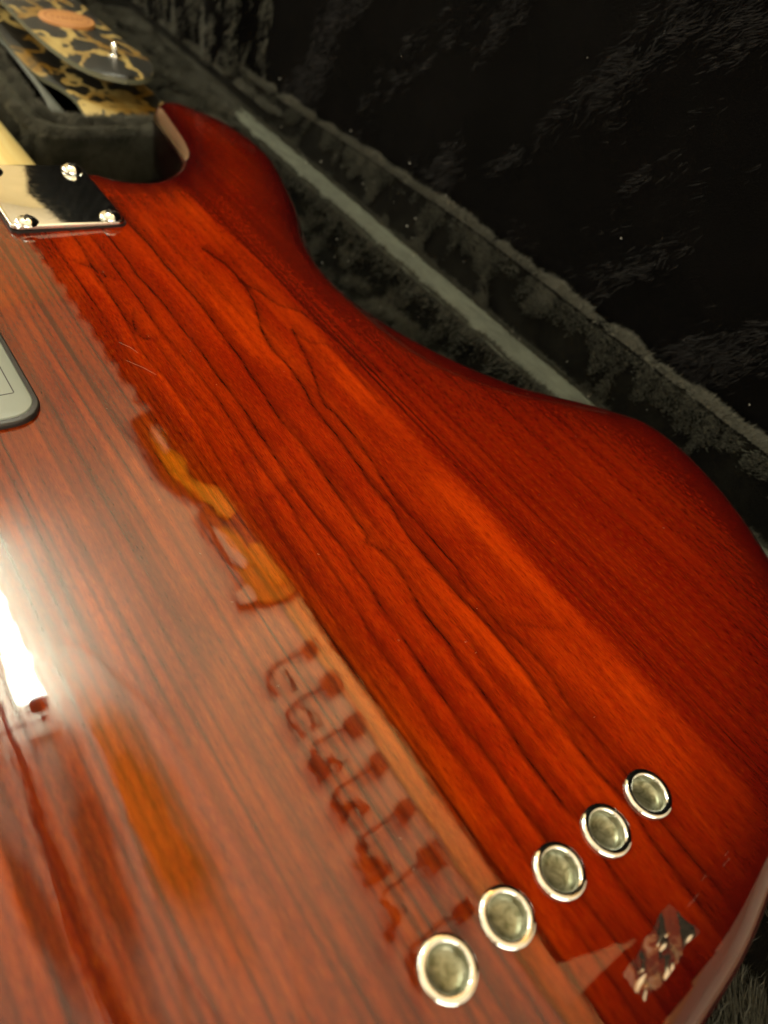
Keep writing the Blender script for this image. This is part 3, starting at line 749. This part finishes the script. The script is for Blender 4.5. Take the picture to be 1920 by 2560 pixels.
# battery cover
cov = prism('battery_cover', round_rect(-122, -55.6, 205.6, 286, 9), .6, 2.4, M['cover'], bass, bevel=.6)
prism('cover_rim', round_rect(-124, -53.6, 203.2, 288, 11), 0, 1.9, M['rim_plastic'], bass, bevel=.8)
def bar(x0, y0, x1, y1, w, z0=2.2, z1=2.46):
    dx, dy = x1-x0, y1-y0; L = math.hypot(dx, dy); dx /= L; dy /= L
    return prism('moulded_line', [(x0+dy*w, y0-dx*w), (x1+dy*w, y1-dx*w), (x1-dy*w, y1+dx*w), (x0-dy*w, y0+dx*w)], z0, z1, M['rim_plastic'], cov)
bar(-60.2, 250, -60.2, 218.0, .22); bar(-60.4, 217.8, -100, 217.8, .22)
bar(-64.5, 226, -64.5, 219.6, .30, 2.2, 2.45); bar(-66.8, 236, -66.8, 219.6, .22, 2.2, 2.45); bar(-70, 219.6, -70, 240, .35, 2.2, 2.45)

# ------------------------------------------------------------------ strap coiled in the pocket
strap = empty('guitar_strap', (104, 620, -20), 'tortoiseshell print leather strap with rounded end, tan oval patch and silver stud', 'guitar strap')
def strap_len(name, left, right, zf, th, mat, parent, ny=60, tip=True):
    """left/right: edge polylines (x by y); zf(x,y)-> height"""
    L = resample(catmull(left, 8), ny); Rr = resample(catmull(right, 8), ny)
    vs = []; fs = []; m = 12
    for i in range(ny):
        for k in range(m+1):
            t = k/m; p = L[i]*(1-t)+Rr[i]*t
            vs.append((p[0], p[1], zf(p[0], p[1], t)))
    N = len(vs); vs += [(x, y, z-th) for x, y, z in vs]
    g = lambda i, k: i*(m+1)+k
    for i in range(ny-1):
        for k in range(m):
            fs.append((g(i, k), g(i, k+1), g(i+1, k+1), g(i+1, k)))
            fs.append((N+g(i, k), N+g(i+1, k), N+g(i+1, k+1), N+g(i, k+1)))
    edge = []
    for i in range(ny-1):
        edge.append((g(i, 0), g(i+1, 0), N+g(i+1, 0), N+g(i, 0))); edge.append((g(i, m), N+g(i, m), N+g(i+1, m), g(i+1, m)))
    for k in range(m):
        edge.append((g(0, k), N+g(0, k), N+g(0, k+1), g(0, k+1)))
    o = mesh(name, vs, fs+edge, mat, parent)
    o.data.materials.append(M['strap_edge'])
    for p in o.data.polygons[len(fs):]: p.material_index = 1
    for i, p in enumerate(o.data.polygons[:len(fs)]):
        if i % 2: p.material_index = 1
    return autosmooth(o, 50)
zu = lambda x, y, t: 0 + .00010*max(0, y-600)**2*.35 + 1.5*math.sin(t*math.pi) - .02*(x-104)
upper = strap_len('upper_length', [(105, 526), (97, 529), (88, 535), (80, 549), (74, 575), (71, 610), (70, 660), (70, 720), (68, 800), (60, 900), (40, 1000)],
                  [(106, 526), (114, 527), (122, 532), (130, 541), (137, 557), (139, 573), (137, 600), (134, 650), (134, 720), (133, 800), (128, 900), (112, 1000)], zu, 3.2, M['tortoise'], strap)
zl = lambda x, y, t: -19 - (0 if y > 535 else (535-y)**2*.004) + 1.2*math.sin(t*math.pi*2)
lower = strap_len('lower_length', [(72, 490), (72, 512), (74, 530), (75, 548), (71, 568), (64, 584), (62, 615), (64, 660), (68, 760), (66, 860), (58, 980)],
                  [(136, 490), (136, 512), (137, 530), (138, 548), (138, 568), (137, 584), (136, 615), (136, 660), (136, 760), (134, 860), (126, 980)], zl, 3.0, M['tortoise'], strap)
# suede back of the folded part
vs = []; fs = []
GL = catmull([(65, 496, -25), (63, 520, -22), (62, 566, -20), (62.5, 614, -20), (63, 660, -21), (64, 760, -21)], 6)
GR = catmull([(46, 494, -20), (49, 512, -20), (55.5, 548, -20), (59, 606, -21), (61, 660, -23), (61, 760, -24)], 6)
for a, b in zip(GL, GR):
    for t in (0, .33, .66, 1): vs.append(tuple(a*(1-t)+b*t + np.array([0, 0, 1.2*math.sin(t*math.pi)])))
for i in range(len(GL)-1):
    for k in range(3): fs.append((i*4+k, (i+1)*4+k, (i+1)*4+k+1, i*4+k+1))
sd = mesh('suede_backing', vs, fs, M['suede'], strap)
sdm = sd.modifiers.new('thickness', 'SOLIDIFY'); sdm.thickness = .002
# oval patch
cx, cy, ca = 104.5, 636, math.radians(-8)
def ell(a, b, n=48):
    out = []
    for k in range(n):
        t = 2*math.pi*k/n; u, v = a*math.cos(t), b*math.sin(t)
        out.append((cx+u*math.cos(ca)-v*math.sin(ca), cy+u*math.sin(ca)+v*math.cos(ca)))
    return out
ZP = 1.9
patch = prism('oval_patch', ell(19.5, 19.0), ZP-1, ZP+1.4, M['tan'], strap, .5)
E1, E2 = ell(15.8, 15.2), ell(14.9, 14.3); n = len(E1)
mesh('patch_ring', [(x, y, ZP+1.46) for x, y in E1]+[(x, y, ZP+1.46) for x, y in E2], [(i, (i+1) % n, n+(i+1) % n, n+i) for i in range(n)], M['tan_dark'], patch)
for k in range(7):                                       # unreadable stamped lettering
    a = k-3; u = a*3.4
    xx, yy = cx+u*math.cos(ca), cy+u*math.sin(ca)
    prism('patch_stamp', [(xx-.5, yy-2.6+.5*(k % 2)), (xx+.5+.6*(k % 3), yy-2.4), (xx+.9, yy+2.2), (xx-.4, yy+2.6-.7*(k % 2))], ZP+1.2, ZP+1.48, M['tan_dark'], patch)
# stud
lathe('stud', [(4.6, -.5), (4.6, .5), (4.0, 1.0), (1.9, 1.3), (1.6, 4.2), (2.6, 5.0), (3.0, 6.2), (2.6, 7.4), (1.5, 8.1), (.01, 8.4)], M['chrome'], strap, (113, 566, 1.6), 32)

# ------------------------------------------------------------------ remnant of clear tape on the varnish
t = NT('clear_tape'); t.t.nodes.remove(t.b)
tr = t.n('ShaderNodeBsdfTransparent'); gl = t.n('ShaderNodeBsdfGlossy'); gl.inputs['Roughness'].default_value = .08; gl.inputs['Color'].default_value = (1, .96, .9, 1)
df = t.n('ShaderNodeBsdfDiffuse'); df.inputs['Color'].default_value = (.75, .62, .5, 1)
fr = t.n('ShaderNodeFresnel'); fr.inputs[0].default_value = 1.65
m1 = t.n('ShaderNodeMixShader'); t.l(fr.outputs[0], m1.inputs[0]); t.l(tr.outputs[0], m1.inputs[1]); t.l(gl.outputs[0], m1.inputs[2])
m2 = t.n('ShaderNodeMixShader'); m2.inputs[0].default_value = .02; t.l(m1.outputs[0], m2.inputs[1]); t.l(df.outputs[0], m2.inputs[2])
t.l(m2.outputs[0], t.out.inputs[0]); M['tape'] = t.m
vs = []; fs = []; nu, nv_ = 60, 40
for i in range(nu+1):
    for k in range(nv_+1):
        u, v = i/nu, k/nv_
        L0 = np.array([-3.5, -24.5])*(1-v) + np.array([-3, -31.5])*v
        L1 = np.array([19.5, -21.0])*(1-v) + np.array([21.5, -30.0])*v
        p = L0*(1-u)+L1*u
        p[1] += .25*math.sin(u*17)*(1-v) + (.9*max(0, math.sin(u*9+1)))*v; p[0] += .25*math.sin(v*9)
        h = .16 + .22*(1-abs(2*((u*2.3+v*.9) % 1)-1)) + .35*abs(noise.noise(Vector((u*1.6, v*1.2, 3.3)))) + .10*abs(noise.noise(Vector((u*6, v*5, 8))))
        vs.append((p[0], p[1], h))
for i in range(nu):
    for k in range(nv_): fs.append((i*(nv_+1)+k, (i+1)*(nv_+1)+k, (i+1)*(nv_+1)+k+1, i*(nv_+1)+k+1))
tag(mesh('clear_tape', vs, fs, M['tape']), 'crumpled scrap of clear tape stuck on the red body at lower right', 'tape')
# specks of lint on the lining and two fine hairs on the varnish
M['lint'] = simple('lint', (.62, .62, .56), .7).m
vs = []; fs = []
for k in range(75):
    if k < 40: y = random.uniform(60, 560); x = random.uniform(212, 246); z = -30 + (x-220)*1.3 if x > 221 else -28.5
    elif k < 52: y = random.uniform(80, 560); z = random.uniform(0, 300); x = lidx(y, z)-2.5
    else: y = random.uniform(150, 420); x = random.uniform(150, 194); z = -42
    r = random.uniform(.18, .5); b0 = len(vs)
    for d in ((1, 0, 0), (-1, 0, 0), (0, 1.6, 0), (0, -1, 0), (0, 0, 1), (0, 0, -1)): vs.append((x+d[0]*r*random.uniform(.5, 1.5), y+d[1]*r, z+d[2]*r))
    for a, b, c in ((0, 2, 4), (2, 1, 4), (1, 3, 4), (3, 0, 4), (2, 0, 5), (1, 2, 5), (3, 1, 5), (0, 3, 5)): fs.append((b0+a, b0+b, b0+c))
tag(mesh('lint', vs, fs, M['lint'], None), kind='stuff')
M['fibre'] = simple('fibre', (.34, .26, .22), .7).m
vs = []; fs = []
def hair(P, w=.032):
    P = catmull(P, 5); b0 = len(vs)
    for i, p in enumerate(P):
        d = P[min(i+1, len(P)-1)]-P[max(i-1, 0)]; s = np.array([-d[1], d[0], 0]); s /= np.linalg.norm(s)+1e-9
        for q in (-1, 1): vs.append(tuple(p+s*w*q))
        vs.append((p[0], p[1], p[2]+w))
    for i in range(len(P)-1):
        a, b = b0+i*3, b0+i*3+3
        fs.extend([(a, b, b+2, a+2), (a+2, b+2, b+1, a+1)])
hair([(-15, 240, .1), (-12, 234, .5), (-11, 231, .2)]); hair([(-17, 228, .1), (-13, 221, .6), (-10, 216, .2)])
for k in range(4):                                        # fine scuffs between the tape and the rim
    u = random.random(); x = 24 + 30*u + random.uniform(-1, 1); y = -24.5 + 2.5*u + random.uniform(-2.2, 2.2); l = random.uniform(1, 3.2)
    hair([(x, y, .05), (x+l*1.6, y+l*.05, .06)], .012)
for _ in range(26):
    x, y = random.uniform(-40, 150), random.uniform(10, 300); a = random.uniform(0, 6.28); l = random.uniform(.3, .9)
    hair([(x, y, .06), (x+l*math.cos(a), y+l*math.sin(a), .12)], .05)
tag(mesh('stray_fibres', vs, fs, M['fibre'], None), kind='stuff')
